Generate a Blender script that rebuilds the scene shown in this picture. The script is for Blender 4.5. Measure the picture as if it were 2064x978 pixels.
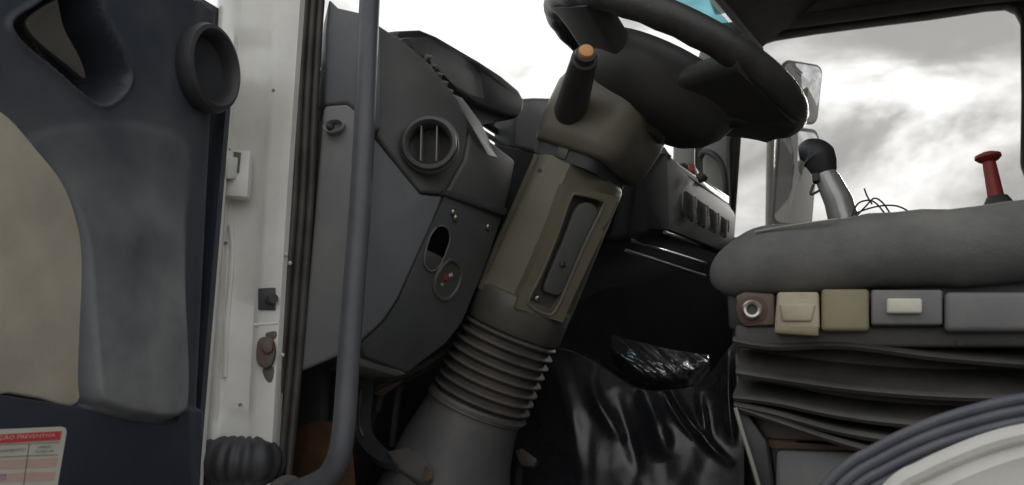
import bpy, bmesh, math, random
import numpy as np
from mathutils import Vector, Matrix, noise
random.seed(7)
for o in list(bpy.data.objects): bpy.data.objects.remove(o)
scene = bpy.context.scene
C = scene.collection
CZ = 1.6                                   # eye height above the ground
# ------------------------------------------------------------------ camera
FPX, YAW, PIT = 1500.0, math.radians(25), math.radians(12)
cd = bpy.data.cameras.new('camera'); cam = bpy.data.objects.new('camera', cd); C.objects.link(cam)
cd.sensor_width = 36; cd.lens = 36*FPX/2064; cd.clip_start = .02; cd.clip_end = 2000
cam.location = (0, 0, CZ); cam.rotation_euler = (math.pi/2+PIT, 0, YAW)
cd.dof.use_dof = True; cd.dof.focus_distance = 1.3; cd.dof.aperture_fstop = 8.0
scene.camera = cam
# ------------------------------------------------------------------ light
SUN = Vector((.074, .938, .340)).normalized()      # the bright spot in the clouds
elev = math.asin(SUN.z); azim = math.atan2(SUN.x, SUN.y)
w = bpy.data.worlds.new('World'); scene.world = w; w.use_nodes = True
nt = w.node_tree; nt.nodes.clear(); N = nt.nodes.new; L = nt.links.new
def wmath(op, a, b=None, c=None, clamp=False):
    n = N('ShaderNodeMath'); n.operation = op; n.use_clamp = clamp
    for i, v in enumerate((a, b, c)):
        if v is None: continue
        if isinstance(v, (int, float)): n.inputs[i].default_value = v
        else: L(v, n.inputs[i])
    return n.outputs[0]
sky = N('ShaderNodeTexSky'); sky.sky_type = 'NISHITA'; sky.sun_disc = False
sky.sun_elevation = elev; sky.sun_rotation = azim
bg1 = N('ShaderNodeBackground'); L(sky.outputs[0], bg1.inputs[0]); bg1.inputs[1].default_value = .12
tc = N('ShaderNodeTexCoord')
mp = N('ShaderNodeMapping'); L(tc.outputs['Generated'], mp.inputs[0]); mp.inputs['Scale'].default_value = (1, 1, 1.9)
mp.inputs['Location'].default_value = (.35, .2, .1)
n1 = N('ShaderNodeTexNoise'); L(mp.outputs[0], n1.inputs['Vector']); n1.inputs['Scale'].default_value = 4.2
n1.inputs['Detail'].default_value = 7; n1.inputs['Roughness'].default_value = .55; n1.inputs['Distortion'].default_value = .25
n2 = N('ShaderNodeTexNoise'); L(mp.outputs[0], n2.inputs['Vector']); n2.inputs['Scale'].default_value = 1.3
n2.inputs['Detail'].default_value = 4
dot = N('ShaderNodeVectorMath'); dot.operation = 'DOT_PRODUCT'; L(tc.outputs['Generated'], dot.inputs[0]); dot.inputs[1].default_value = SUN
d0 = wmath('MAXIMUM', dot.outputs['Value'], 0.0)
glow = wmath('ADD', wmath('MULTIPLY', wmath('POWER', d0, 300), .55), wmath('MULTIPLY', wmath('POWER', d0, 20), .08))
cl = N('ShaderNodeMapRange'); L(n1.outputs[0], cl.inputs[0])
cl.inputs[1].default_value = .40; cl.inputs[2].default_value = .72; cl.inputs[3].default_value = .21; cl.inputs[4].default_value = .62
gm_ = N('ShaderNodeMapRange'); L(n1.outputs[0], gm_.inputs[0]); gm_.inputs[1].default_value = .45; gm_.inputs[2].default_value = .66
br = wmath('ADD', cl.outputs[0], wmath('MULTIPLY', glow, gm_.outputs[0]))
ccol = N('ShaderNodeMixRGB'); ccol.blend_type = 'MULTIPLY'; ccol.inputs[0].default_value = 1
ccol.inputs[1].default_value = (1, .99, .965, 1); L(br, ccol.inputs[2])
bg2 = N('ShaderNodeBackground'); L(ccol.outputs[0], bg2.inputs[0]); bg2.inputs[1].default_value = 1.0
cov = N('ShaderNodeMapRange'); L(n2.outputs[0], cov.inputs[0]); cov.inputs[1].default_value = .30; cov.inputs[2].default_value = .42
cov.inputs[3].default_value = .25; cov.inputs[4].default_value = 1
mx = N('ShaderNodeMixShader'); L(cov.outputs[0], mx.inputs[0]); L(bg1.outputs[0], mx.inputs[1]); L(bg2.outputs[0], mx.inputs[2])
wo = N('ShaderNodeOutputWorld'); L(mx.outputs[0], wo.inputs[0])
sd = bpy.data.lights.new('sun', 'SUN'); so = bpy.data.objects.new('sun', sd); C.objects.link(so)
sd.energy = 1.0; sd.angle = math.radians(14); sd.color = (1, .96, .9)
so.rotation_euler = (-SUN).to_track_quat('-Z', 'Y').to_euler(); so.location = (0, 0, 8)
vs = scene.view_settings; vs.view_transform = 'Standard'; vs.look = 'None'; vs.exposure = 1.5; vs.gamma = 1
scene.render.engine = 'CYCLES'
scene.cycles.max_bounces = 10; scene.cycles.diffuse_bounces = 5; scene.cycles.transparent_max_bounces = 16
# ------------------------------------------------------------------ sight lines -> points of the cab (camera at 0,0,CZ)
fw = Vector((-math.sin(YAW)*math.cos(PIT), math.cos(YAW)*math.cos(PIT), math.sin(PIT)))
rt = Vector((math.cos(YAW), math.sin(YAW), 0)); up = rt.cross(fw)
CAM = Vector((0, 0, CZ))
def ray(px, py): return fw + rt*((px-1032)/FPX) + up*((489-py)/FPX)
def P(px, py, y): d = ray(px, py); return CAM + d*(y/d.y)
def PX(px, py, x): d = ray(px, py); return CAM + d*(x/d.x)
def PZ(px, py, z): d = ray(px, py); return CAM + d*((z-CZ)/d.z)
def PP(px, py, p0, n): d = ray(px, py); return CAM + d*((p0-CAM).dot(n)/d.dot(n))
def pix(p):
    q = p-CAM; z = q.dot(fw); return 1032+FPX*q.dot(rt)/z, 489-FPX*q.dot(up)/z
def V(x, y, z): return Vector((x, y, z+CZ))        # cab coordinates: z measured from eye height
# ------------------------------------------------------------------ materials
MATS = {}
def mat(name, col, rough=.5, col2=None, nscale=6, namt=1.0, grain=0, gstr=.1, metal=0, spec=.5, coat=0, lo=.4, hi=.65, rvar=0, bump2=None):
    m = bpy.data.materials.new(name); m.use_nodes = True; t = m.node_tree; b = t.nodes['Principled BSDF']
    b.inputs['Base Color'].default_value = (*col, 1); b.inputs['Roughness'].default_value = rough
    b.inputs['Metallic'].default_value = metal; b.inputs['Specular IOR Level'].default_value = spec
    b.inputs['Coat Weight'].default_value = coat; b.inputs['Coat Roughness'].default_value = .15
    tc = t.nodes.new('ShaderNodeTexCoord')
    if col2:
        n = t.nodes.new('ShaderNodeTexNoise'); n.inputs['Scale'].default_value = nscale; n.inputs['Detail'].default_value = 6
        n.inputs['Roughness'].default_value = .62
        t.links.new(tc.outputs['Object'], n.inputs['Vector'])
        r = t.nodes.new('ShaderNodeMapRange'); r.inputs[1].default_value = lo; r.inputs[2].default_value = hi; r.inputs[4].default_value = namt
        t.links.new(n.outputs[0], r.inputs[0])
        x = t.nodes.new('ShaderNodeMixRGB'); x.inputs[1].default_value = (*col, 1); x.inputs[2].default_value = (*col2, 1)
        t.links.new(r.outputs[0], x.inputs[0]); t.links.new(x.outputs[0], b.inputs['Base Color'])
        if rvar:
            q = t.nodes.new('ShaderNodeMath'); q.operation = 'MULTIPLY_ADD'; q.inputs[1].default_value = rvar; q.inputs[2].default_value = rough
            t.links.new(r.outputs[0], q.inputs[0]); t.links.new(q.outputs[0], b.inputs['Roughness'])
    last = None
    if grain:
        g = t.nodes.new('ShaderNodeTexNoise'); g.inputs['Scale'].default_value = grain; g.inputs['Detail'].default_value = 3
        t.links.new(tc.outputs['Object'], g.inputs['Vector'])
        u = t.nodes.new('ShaderNodeBump'); u.inputs['Strength'].default_value = gstr; u.inputs['Distance'].default_value = .001
        t.links.new(g.outputs[0], u.inputs['Height']); last = u
    if bump2:
        g = t.nodes.new('ShaderNodeTexNoise'); g.inputs['Scale'].default_value = bump2[0]; g.inputs['Detail'].default_value = 4
        t.links.new(tc.outputs['Object'], g.inputs['Vector'])
        u = t.nodes.new('ShaderNodeBump'); u.inputs['Strength'].default_value = bump2[1]; u.inputs['Distance'].default_value = bump2[2]
        t.links.new(g.outputs[0], u.inputs['Height'])
        if last: t.links.new(last.outputs[0], u.inputs['Normal'])
        last = u
    if last: t.links.new(last.outputs[0], b.inputs['Normal'])
    MATS[name] = m; return m
mat('white_paint', (.76, .755, .72), .32, (.64, .625, .58), 9, .8, coat=.3, bump2=(14, .06, .004))
mat('rubber', (.050, .046, .042), .62, (.10, .092, .08), 16, .8, grain=500, gstr=.15)
mat('seal_blue', (.085, .095, .125), .42, (.17, .165, .165), 11, .8, grain=300, gstr=.1)
mat('pillar_trim', (.20, .20, .207), .55, (.27, .265, .26), 5, .8, grain=900, gstr=.25)
mat('dash_dark', (.082, .083, .083), .5, (.125, .122, .116), 7, .8, grain=900, gstr=.3)
mat('dash_grey', (.125, .132, .148), .52, (.17, .174, .182), 6, .8, grain=900, gstr=.25)
mat('dash_panel', (.072, .075, .079), .45, (.105, .105, .105), 8, .8, grain=900, gstr=.25)
mat('black_plastic', (.036, .038, .043), .5, (.062, .063, .067), 9, .7, grain=800, gstr=.2)
mat('far_dash', (.026, .027, .030), .6, (.040, .040, .043), 9, .7, grain=800, gstr=.2, spec=.2)
mat('door_plastic', (.043, .051, .070), .5, (.082, .09, .102), 9, .9, grain=900, gstr=.3, lo=.42, hi=.72, rvar=.25)
mat('door_lower', (.030, .035, .052), .48, (.045, .05, .065), 8, .8, grain=900, gstr=.25)
mat('fabric_beige', (.56, .51, .415), .9, (.40, .36, .295), 10, .8, grain=1400, gstr=.6, bump2=(30, .25, .003))
mat('column_beige', (.145, .129, .090), .48, (.185, .166, .12), 7, .8, grain=900, gstr=.25)
mat('column_brown', (.135, .122, .092), .34, (.18, .16, .125), 6, .8, grain=700, gstr=.15)
mat('column_dark', (.085, .081, .070), .42, (.12, .112, .098), 8, .8, grain=900, gstr=.2)
mat('gaiter_rubber', (.068, .064, .058), .6, (.125, .105, .09), 14, .9, grain=500, gstr=.15)
mat('cone_plastic', (.10, .098, .10), .5, (.15, .14, .13), 8, .9, grain=700, gstr=.2)
mat('wheel_plastic', (.045, .044, .042), .5, (.07, .067, .063), 10, .8, grain=900, gstr=.2)
mat('wheel_leather', (.038, .037, .037), .4, (.065, .062, .06), 20, .8, grain=420, gstr=.6)
mat('seat_fabric', (.135, .137, .135), .85, (.225, .222, .21), 7, .9, grain=700, gstr=1.0, bump2=(13, .55, .010))
mat('switch_beige', (.50, .44, .33), .45, (.38, .32, .23), 20, .9)
mat('switch_olive', (.30, .265, .16), .45, (.23, .20, .12), 18, .9)
mat('panel_grey', (.16, .16, .165), .5, (.22, .215, .205), 12, .8, grain=700, gstr=.2)
mat('button_white', (.70, .67, .58), .4, (.55, .51, .42), 25, .8)
mat('bellows_rubber', (.048, .046, .044), .5, (.095, .085, .077), 11, .9, grain=400, gstr=.2)
mat('rust', (.13, .072, .048), .8, (.10, .075, .062), 30, 1, grain=250, gstr=.6)
mat('rusty_steel', (.12, .105, .095), .6, (.16, .095, .068), 20, 1, grain=300, gstr=.4)
mat('brown_carpet', (.105, .048, .018), .95, (.035, .022, .014), 26, 1, grain=350, gstr=1)
mat('steel', (.55, .53, .50), .3, (.35, .31, .27), 40, .8, metal=1)
mat('chrome', (.8, .8, .8), .1, metal=1)
mat('handle_tube', (.092, .098, .115), .42, (.135, .137, .145), 12, .8, grain=700, gstr=.1)
mat('vinyl_black', (.022, .023, .028), .25, (.042, .042, .046), 7, .8, grain=500, gstr=.10, rvar=.10, spec=.85, bump2=(20, .16, .005))
mat('orange_plastic', (.72, .34, .12), .45, (.62, .28, .09), 30, .6)
mat('red_plastic', (.36, .045, .035), .45, (.27, .04, .035), 25, .7)
mat('headliner', (.10, .097, .094), .9, (.13, .125, .118), 8, .8, grain=900, gstr=.4)
mat('cab_grey', (.24, .235, .215), .6, (.30, .29, .265), 5, .8, grain=700, gstr=.2)
mat('lever_grey', (.45, .45, .44), .3, (.55, .54, .52), 20, .8, metal=.4)
mat('ledge_grey', (.12, .128, .115), .45, (.17, .175, .16), 14, .8)
mat('void_black', (.004, .004, .004), .9, spec=.05)
mat('floor_mat', (.055, .052, .05), .7, (.06, .052, .045), 14, .8, grain=300, gstr=.4)
mat('red_print', (.62, .06, .06), .6, (.55, .09, .08), 40, .6)
mat('paper', (.66, .64, .56), .55, (.58, .55, .48), 30, .6)
mat('pink_row', (.64, .45, .40), .55, (.58, .42, .36), 30, .6)
mat('ink', (.12, .13, .14), .6)
mat('ink_blue', (.25, .2, .36), .6)
mat('print_white', (.72, .55, .52), .6)
mat('strip_light', (.34, .325, .29), .35, (.24, .23, .2), 12, .7)
mat('asphalt', (.085, .08, .072), .9, (.125, .112, .095), 3, .9, grain=60, gstr=.5)
mat('foliage', (.05, .085, .03), .7, (.09, .11, .045), 2, 1)
mat('bark', (.10, .075, .05), .9)
def glassmat(name, tint, gl=.06, dust=0.0, rough=.02, gm=.6):
    m = bpy.data.materials.new(name); m.use_nodes = True; t = m.node_tree; t.nodes.clear(); n = t.nodes.new
    tr = n('ShaderNodeBsdfTransparent'); tr.inputs[0].default_value = (*tint, 1)
    g = n('ShaderNodeBsdfGlossy'); g.inputs['Roughness'].default_value = rough
    fr = n('ShaderNodeLayerWeight'); fr.inputs[0].default_value = gl*4
    a = n('ShaderNodeMath'); a.operation = 'MULTIPLY'; t.links.new(fr.outputs['Fresnel'], a.inputs[0]); a.inputs[1].default_value = gm
    x = n('ShaderNodeMixShader'); t.links.new(a.outputs[0], x.inputs[0]); t.links.new(tr.outputs[0], x.inputs[1]); t.links.new(g.outputs[0], x.inputs[2])
    o = n('ShaderNodeOutputMaterial')
    if dust:
        tl = n('ShaderNodeBsdfTranslucent'); tl.inputs[0].default_value = (.75, .73, .7, 1)
        y = n('ShaderNodeMixShader'); y.inputs[0].default_value = dust
        t.links.new(x.outputs[0], y.inputs[1]); t.links.new(tl.outputs[0], y.inputs[2]); t.links.new(y.outputs[0], o.inputs[0])
    else: t.links.new(x.outputs[0], o.inputs[0])
    MATS[name] = m
glassmat('glass', (.985, .99, .985), gl=.02, gm=.3); glassmat('dusty_glass', (.80, .80, .80), dust=.05, gm=.4)
glassmat('visor_acrylic', (.50, .78, .85), dust=.03, gm=.3)
mat('film', (.26, .27, .29), .16, (.40, .40, .41), 15, .8, spec=1.0, coat=.5, metal=.8)
mm = bpy.data.materials.new('mirror_glass'); mm.use_nodes = True; b = mm.node_tree.nodes['Principled BSDF']
b.inputs['Base Color'].default_value = (.86, .88, .9, 1); b.inputs['Metallic'].default_value = 1; b.inputs['Roughness'].default_value = .03; MATS['mirror_glass'] = mm
# ------------------------------------------------------------------ object helpers
ROOT = {}
def thing(name, label, cat, loc=(0, 0, 0), group=None):
    o = bpy.data.objects.new(name, None); C.objects.link(o); o.location = loc; o.empty_display_size = .05
    o['label'] = label; o['category'] = cat
    if group: o['group'] = group
    ROOT[o.name] = Vector(loc); return o
def obj(name, bm, m, parent=None, smooth=True, angle=35, label=None):
    me = bpy.data.meshes.new(name); base = ROOT[parent.name] if parent else Vector((0, 0, 0))
    bmesh.ops.recalc_face_normals(bm, faces=bm.faces[:])
    if base.length: bmesh.ops.translate(bm, verts=bm.verts[:], vec=-base)
    bm.to_mesh(me); bm.free()
    if smooth:
        for p in me.polygons: p.use_smooth = True
        me.set_sharp_from_angle(angle=math.radians(angle))
    me.materials.append(MATS[m])
    o = bpy.data.objects.new(name, me); C.objects.link(o)
    if parent: o.parent = parent; ROOT[o.name] = base
    if label: o['label'] = label
    return o
def tag(o, label, cat, group=None):
    o['label'] = label; o['category'] = cat
    if group: o['group'] = group
    return o
def join(dst, src):
    me = bpy.data.meshes.new('tmp'); src.to_mesh(me); src.free(); dst.from_mesh(me); bpy.data.meshes.remove(me); return dst
def bevel(bm, off, seg=2, ang=25):
    es = [e for e in bm.edges if len(e.link_faces) == 2 and e.calc_face_angle(0) > math.radians(ang)]
    if es and off > 0: bmesh.ops.bevel(bm, geom=es, offset=off, segments=seg, profile=.5, affect='EDGES', clamp_overlap=True)
    return bm
def prism(pts, vec, bv=.003, seg=2):
    bm = bmesh.new(); vs_ = [bm.verts.new(p) for p in pts]; f = bm.faces.new(vs_)
    r = bmesh.ops.extrude_face_region(bm, geom=[f])
    bmesh.ops.translate(bm, verts=[v for v in r['geom'] if isinstance(v, bmesh.types.BMVert)], vec=vec)
    bmesh.ops.recalc_face_normals(bm, faces=bm.faces[:])
    return bevel(bm, bv, seg)
def prism_hole(outer, inner, vec):
    bm = bmesh.new(); es = []
    for loop in (outer, inner):
        v = [bm.verts.new(p) for p in loop]
        es += [bm.edges.new((v[i], v[(i+1) % len(v)])) for i in range(len(v))]
    bmesh.ops.triangle_fill(bm, edges=es, use_beauty=True)
    r = bmesh.ops.extrude_face_region(bm, geom=bm.faces[:])
    bmesh.ops.translate(bm, verts=[v for v in r['geom'] if isinstance(v, bmesh.types.BMVert)], vec=vec)
    bmesh.ops.recalc_face_normals(bm, faces=bm.faces[:]); return bm
def box(c, sx, sy, sz, bv=.003, rot=None, seg=2):
    bm = bmesh.new(); bmesh.ops.create_cube(bm, size=1)
    bmesh.ops.scale(bm, vec=(sx, sy, sz), verts=bm.verts[:])
    bevel(bm, bv, seg)
    if rot is not None: bmesh.ops.transform(bm, matrix=rot.to_4x4(), verts=bm.verts[:])
    bmesh.ops.translate(bm, vec=c, verts=bm.verts[:]); return bm
def loft(rings, cap=True, closed=True):
    bm = bmesh.new(); R = [[bm.verts.new(p) for p in r] for r in rings]; n = len(R[0])
    for a, b_ in zip(R, R[1:]):
        for i in range(n if closed else n-1):
            bm.faces.new((a[i], a[(i+1) % n], b_[(i+1) % n], b_[i]))
    if cap: bm.faces.new(R[0][::-1]); bm.faces.new(R[-1])
    return bm
def cat(pts, k=6, closed=False):
    n = len(pts); out = []
    for i in range(n if closed else n-1):
        g = (lambda j: pts[j % n]) if closed else (lambda j: pts[max(0, min(n-1, j))])
        a, b_, c, d = g(i-1), g(i), g(i+1), g(i+2)
        for j in range(k):
            t = j/k
            out.append(.5*((2*b_)+(c-a)*t+(2*a-5*b_+4*c-d)*t*t+(3*b_-a-3*c+d)*t**3))
    if not closed: out.append(pts[-1].copy())
    return out
def frame(t, ref=Vector((0, 0, 1))):
    t = t.normalized()
    if abs(t.dot(ref)) > .95: ref = Vector((1, 0, 0))
    a = t.cross(ref).normalized(); return t, a, t.cross(a)
def tube(path, rad, seg=16, rf=None, cap=True):
    rings = []; n = len(path); a = None
    for i, p in enumerate(path):
        t = (path[min(i+1, n-1)]-path[max(i-1, 0)]).normalized()
        if a is None: _, a, b_ = frame(t)
        else: a = (a-t*a.dot(t)).normalized(); b_ = t.cross(a)
        r = rf(i/(n-1)) if rf else rad
        rings.append([p+(a*math.cos(2*math.pi*k/seg)+b_*math.sin(2*math.pi*k/seg))*r for k in range(seg)])
    return loft(rings, cap)
def lathe(c, ax, prof, seg=32, sx=1, sy=1, ref=Vector((0, 0, 1)), cap=True):
    t, a, b_ = frame(ax, ref)
    return loft([[c+t*h+(a*math.cos(2*math.pi*k/seg)*sx+b_*math.sin(2*math.pi*k/seg)*sy)*r for k in range(seg)] for r, h in prof], cap)
def sweep(path, prof, side, cap=True):
    """prof: list of (u, v): u along side-vector, v along normal of path and side"""
    rings = []; n = len(path)
    for i, p in enumerate(path):
        t = (path[min(i+1, n-1)]-path[max(i-1, 0)]).normalized(); s = (side-t*side.dot(t)).normalized(); q = t.cross(s)
        rings.append([p+s*u+q*v for u, v in prof])
    return loft(rings, cap)
def rrect(hw, hh, r, k=5):
    pts = []
    for cx, cy, a0 in ((hw-r, hh-r, 0), (-hw+r, hh-r, 90), (-hw+r, -hh+r, 180), (hw-r, -hh+r, 270)):
        for i in range(k+1):
            a = math.radians(a0+90*i/k); pts.append((cx+r*math.cos(a), cy+r*math.sin(a)))
    return pts
def sdf(poly, X, Y):
    d = np.full(X.shape, 1e9); ins = np.zeros(X.shape, bool); n = len(poly)
    for i in range(n):
        x0, y0 = poly[i]; x1, y1 = poly[(i+1) % n]; ex, ey = x1-x0, y1-y0
        h = np.clip(((X-x0)*ex+(Y-y0)*ey)/(ex*ex+ey*ey+1e-9), 0, 1)
        d = np.minimum(d, np.hypot(X-x0-ex*h, Y-y0-ey*h))
        c = ((y0 > Y) != (y1 > Y)) & (X < (x1-x0)*(Y-y0)/(y1-y0+1e-12)+x0); ins ^= c
    return np.where(ins, -d, d)
def sstep(a, b_, x): t = np.clip((x-a)/(b_-a), 0, 1); return t*t*(3-2*t)
def c2(pts, k=5):                                    # smooth closed 2-D outline
    return [(v.x, v.y) for v in cat([Vector((*p, 0)) for p in pts], k, True)]
# ================================================================== SETTING
bm = bmesh.new(); bmesh.ops.create_grid(bm, x_segments=2, y_segments=2, size=900)
g = obj('ground', bm, 'asphalt'); g['kind'] = 'structure'
def leaves(name, cx, cy, h, r, n, parent):
    bm = bmesh.new()
    for i in range(n):
        a = random.random()*6.283; q = random.random()**.4; zz = random.uniform(-1, 1)
        rr = math.sqrt(1-zz*zz)*q*r*random.uniform(.75, 1.15)
        p = Vector((cx+rr*math.cos(a), cy+rr*math.sin(a), h+zz*q*r*.75)); s = random.uniform(.18, .4)
        e = [Vector((random.gauss(0, 1), random.gauss(0, 1), random.gauss(0, 1))).normalized()*s for _ in range(3)]
        bm.faces.new([bm.verts.new(p+v) for v in e])
    return obj(name, bm, 'foliage', parent, smooth=False)
LAB = ['tall broad green tree behind the truck, seen in the wing mirror', 'low bushy green tree behind the truck, seen in the wing mirror',
       'slim green tree behind the truck, seen in the wing mirror']
for i, (x, y, h, r) in enumerate(((24, -4.5, 2.9, 3.0), (27, .8, 2.0, 2.2), (31, -11, 3.6, 2.4))):
    t = thing('roadside_tree', LAB[i], 'tree', (x, y, 0))
    leaves('crown', x, y, h, r, 1600, t)
    obj('trunk', tube([Vector((x, y, 0)), Vector((x+.1, y, h*.5)), Vector((x+.05, y+.1, h))], .2, 8, lambda q: .22-.14*q), 'bark', t)
# ================================================================== TRUCK CAB (shell)
cab = thing('truck_cab', 'white truck cab shell with hinge pillar, roof lining and far side window', 'truck cab', (.2, 1.9, .9))
# hinge pillar: folded white sheet, plan profile swept up the opening
def jamb_pt(px, py, k):                               # k = 0 door side, 1 seal side
    y = .762+.055*k; return P(px, py, y)
def jl(py): return 455-40*(py-130)/848                # left (door) edge
def jr(py): return 604-68*py/978 if py < 400 else 604-68*400/978-(py-400)*.062
rows = []
for py in [-1000, -900, -800, -700, -600, -500, -400, -300, -240, -180, -120]+list(range(-80, 1081, 20)):
    l, r_ = jl(py)-25, jr(py)+14
    row = []
    for k, dy in ((0, .02), (.09, .006), (.16, 0), (.22, .0), (.245, .009), (.30, .011), (.60, .011), (.66, .002), (.72, 0), (.93, .0), (1.0, .014)):
        p = jamb_pt(l+(r_-l)*k, py, k)
        dd = dy
        if .2 < k < .65:                              # pressed channel ends near the top and bottom
            if py > 850 or py < 80: dd = dy*.25
        row.append(p+Vector((-.5, .85, 0))*dd)
    rows.append(row)
back = [[p+Vector((-.06, .05, 0)) for p in r] for r in rows]
bm = loft([a+b_[::-1] for a, b_ in zip(rows, back)])
pil = obj('hinge_pillar', bm, 'white_paint', cab, angle=50)
def jp(px, py, off=0):
    l, r_ = jl(py)-25, jr(py)+14; k = (px-l)/(r_-l); p = jamb_pt(px, py, k); return p+Vector((.5, -.85, 0))*off
# square rubber plug, rusty bolt, small holes, shelf crease
obj('plug', prism([jp(*q) for q in ((521, 582), (556, 580), (556, 626), (521, 625))], Vector((.5, -.85, 0))*.004, .0015), 'black_plastic', pil)
obj('plug_pin', tube([jp(543, 606, .002), jp(556, 604, .012)], .007, 10), 'rubber', pil)
obj('crease', tube([jp(512, 655, -.001), jp(560, 652, -.001)], .0022, 8), 'white_paint', pil)
c2d = c2([(522, 690), (535, 680), (552, 684), (558, 710), (550, 738), (533, 742), (520, 728)], 4)
obj('check_strap_bolt', prism([jp(*q) for q in c2d], Vector((.5, -.85, 0))*.012, .004), 'rusty_steel', pil)
obj('check_strap_bolt', prism([jp(*q) for q in c2([(536, 692), (552, 690), (555, 706), (545, 714), (534, 706)], 4)], Vector((.5, -.85, 0))*.02, .004), 'rusty_steel', pil)
for q in ((457, 213), (551, 182), (484, 816), (455, 490)):
    obj('rivet_hole', lathe(jp(*q, -.001), Vector((.5, -.85, 0)), ((.0026, 0), (.0026, .001), (.002, .0015)), 10), 'pillar_trim', pil)
for poly in ([(536, 672), (556, 668), (556, 682), (540, 684)], [(530, 744), (552, 740), (548, 770), (536, 766)]):
    obj('paint_chip', prism([jp(*q) for q in c2(poly, 3)], Vector((.5, -.85, 0))*.001, .0003), 'rusty_steel', pil)
# hinges
def hinge(y0, y1):
    h = obj('hinge', prism([jp(x, y) for x, y in ((458, y0), (512, y0+6), (506, y1+4), (458, y1))], Vector((.5, -.85, 0))*.022, .003), 'white_paint', cab)
    obj('knuckle', tube([jp(466, y0+12, .028), jp(464, y1-38, .028)], .011, 14), 'white_paint', h)
    obj('hinge_pin', tube([jp(466, y0+4, .028), jp(464, y1-30, .028)], .006, 10), 'rusty_steel', h)
    obj('rust_edge', prism([jp(x, y, .0225) for x, y in ((478, y0+8), (494, y0+10), (490, y0+50), (476, y0+52))], Vector((.5, -.85, 0))*.0012, .0004), 'rusty_steel', h)
hinge(308, 402)
obj('pressed_rib', tube([jp(462+q[0], q[1], -.0075) for q in ((0, 452), (4, 500), (0, 560), (-8, 650), (-12, 760))], .0035, 8), 'white_paint', pil)
# ribbed rubber seal up the pillar
def seal_path(k0): return [P(a-k0*0, b, .835) for a, b in ((680, -1000), (668, -700), (654, -400), (640, -180), (632, -60), (625, 0), (612, 200), (602, 400), (590, 560), (578, 720), (565, 860), (552, 985), (545, 1060))]
prof = []
for i in range(41):
    u = -.029+.058*i/40; prof.append((u, .007*abs(math.sin(i/40*math.pi*4))**.6+.004))
prof += [(.029, -.012), (-.029, -.012)]
sp = cat(seal_path(0), 6)
obj('door_seal', sweep(sp, [(u*.78, v) for u, v in prof], Vector((.75, .64, 0))), 'rubber', cab, angle=60)
for q in ((578, 514), (586, 531), (571, 716)):
    p = P(*q, .818); obj('paint_fleck', lathe(p, Vector((.3, -1, 0)), ((.0022, 0), (.003, .003), (.001, .005)), 8), 'button_white', cab)
# inner pillar trim with bolt recess
tv = Vector((-.06, .06, 0))
tr = obj('pillar_trim', prism([P(*q, .848) for q in ((655, 212), (700, 208), (722, 226), (752, 262), (745, 480), (722, 700), (672, 722), (606, 750), (624, 560), (640, 380))], tv, .006, 3), 'pillar_trim', cab)
obj('pillar_trim_upper', prism([P(*q, .852) for q in ((664, -4), (682, 14), (735, 26), (768, 52), (768, 262), (752, 262), (722, 225), (700, 207), (655, 211), (658, 60))], tv, .005, 3), 'dash_grey', cab)
obj('bolt_recess', lathe(P(672, 254, .838), Vector((.25, -1, .1)), ((.0165, -.012), (.0165, .0), (.0150, .0014), (.0125, -.001), (.0115, -.010)), 24, 1.05, .68), 'pillar_trim', tr)
obj('recess_bolt', lathe(P(665, 254, .842), Vector((.25, -1, .1)), ((.006, -.008), (.006, .001), (.003, .004)), 6), 'rust', tr)
# shell faces: floor, firewall, roof, rear wall, windscreen, header
obj('cab_floor', box(V(.1, 1.95, -.42), 2.1, 2.36, .06, .004), 'floor_mat', cab)
obj('firewall', box(V(-.93, 1.95, .12), .05, 2.36, 1.02, .004), 'black_plastic', cab)
obj('front_panel', box(V(-.985, 1.95, 0), .03, 2.42, 1.24, .008), 'white_paint', cab)
obj('roof_lining', box(V(.39, 1.95, 1.66), 1.58, 2.36, .05, .01), 'headliner', cab)
obj('roof_skin', box(V(.37, 1.95, 1.71), 1.68, 2.44, .03, .012), 'white_paint', cab)
obj('rear_wall', box(V(1.16, 1.95, .62), .04, 2.36, 2.05, .01), 'cab_grey', cab)
obj('footwell_side', box(V(-.87, .99, -.12), .15, .02, .50, .004), 'black_plastic', cab)
obj('kick_carpet', prism([P(*q, .94) for q in ((585, 866), (640, 846), (690, 850), (712, 905), (720, 1010), (560, 1020))], Vector((-.02, .02, -.02)), .003), 'brown_carpet', cab)
def ws(i, j):
    y = .80+2.3*i/16; b_ = V(-.885-.05*math.sin(math.pi*i/16), y, .50); t = V(-.66+.19*(y-.9)-.03*math.sin(math.pi*i/16), y, 1.50); return b_.lerp(t, j/8)
wsr = [[ws(i, j) for i in range(17)] for j in range(9)]
bm = bmesh.new(); G = [[bm.verts.new(p) for p in r] for r in wsr]
for a, b_ in zip(G, G[1:]):
    for i in range(16): bm.faces.new((a[i], a[i+1], b_[i+1], b_[i]))
obj('windscreen', bm, 'glass', cab)
vlo = [(-.82, .95, 1.33), (-.76, 1.5, 1.34), (-.69, 2.0, 1.337), (-.61, 2.35, 1.336), (-.552, 2.55, 1.347), (-.486, 2.78, 1.378), (-.41, 3.0, 1.39)]
vhi = [(-.74, .95, 1.49), (-.64, 1.5, 1.49), (-.54, 2.0, 1.48), (-.45, 2.35, 1.47), (-.41, 2.55, 1.46), (-.36, 2.78, 1.45), (-.31, 3.0, 1.445)]
vis = obj('sun_visor', loft([[V(*a), V(*b_), V(*b_)+Vector((-.004, 0, .004)), V(*a)+Vector((-.004, 0, .004))] for a, b_ in zip(vlo, vhi)]), 'visor_acrylic', cab)
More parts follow.
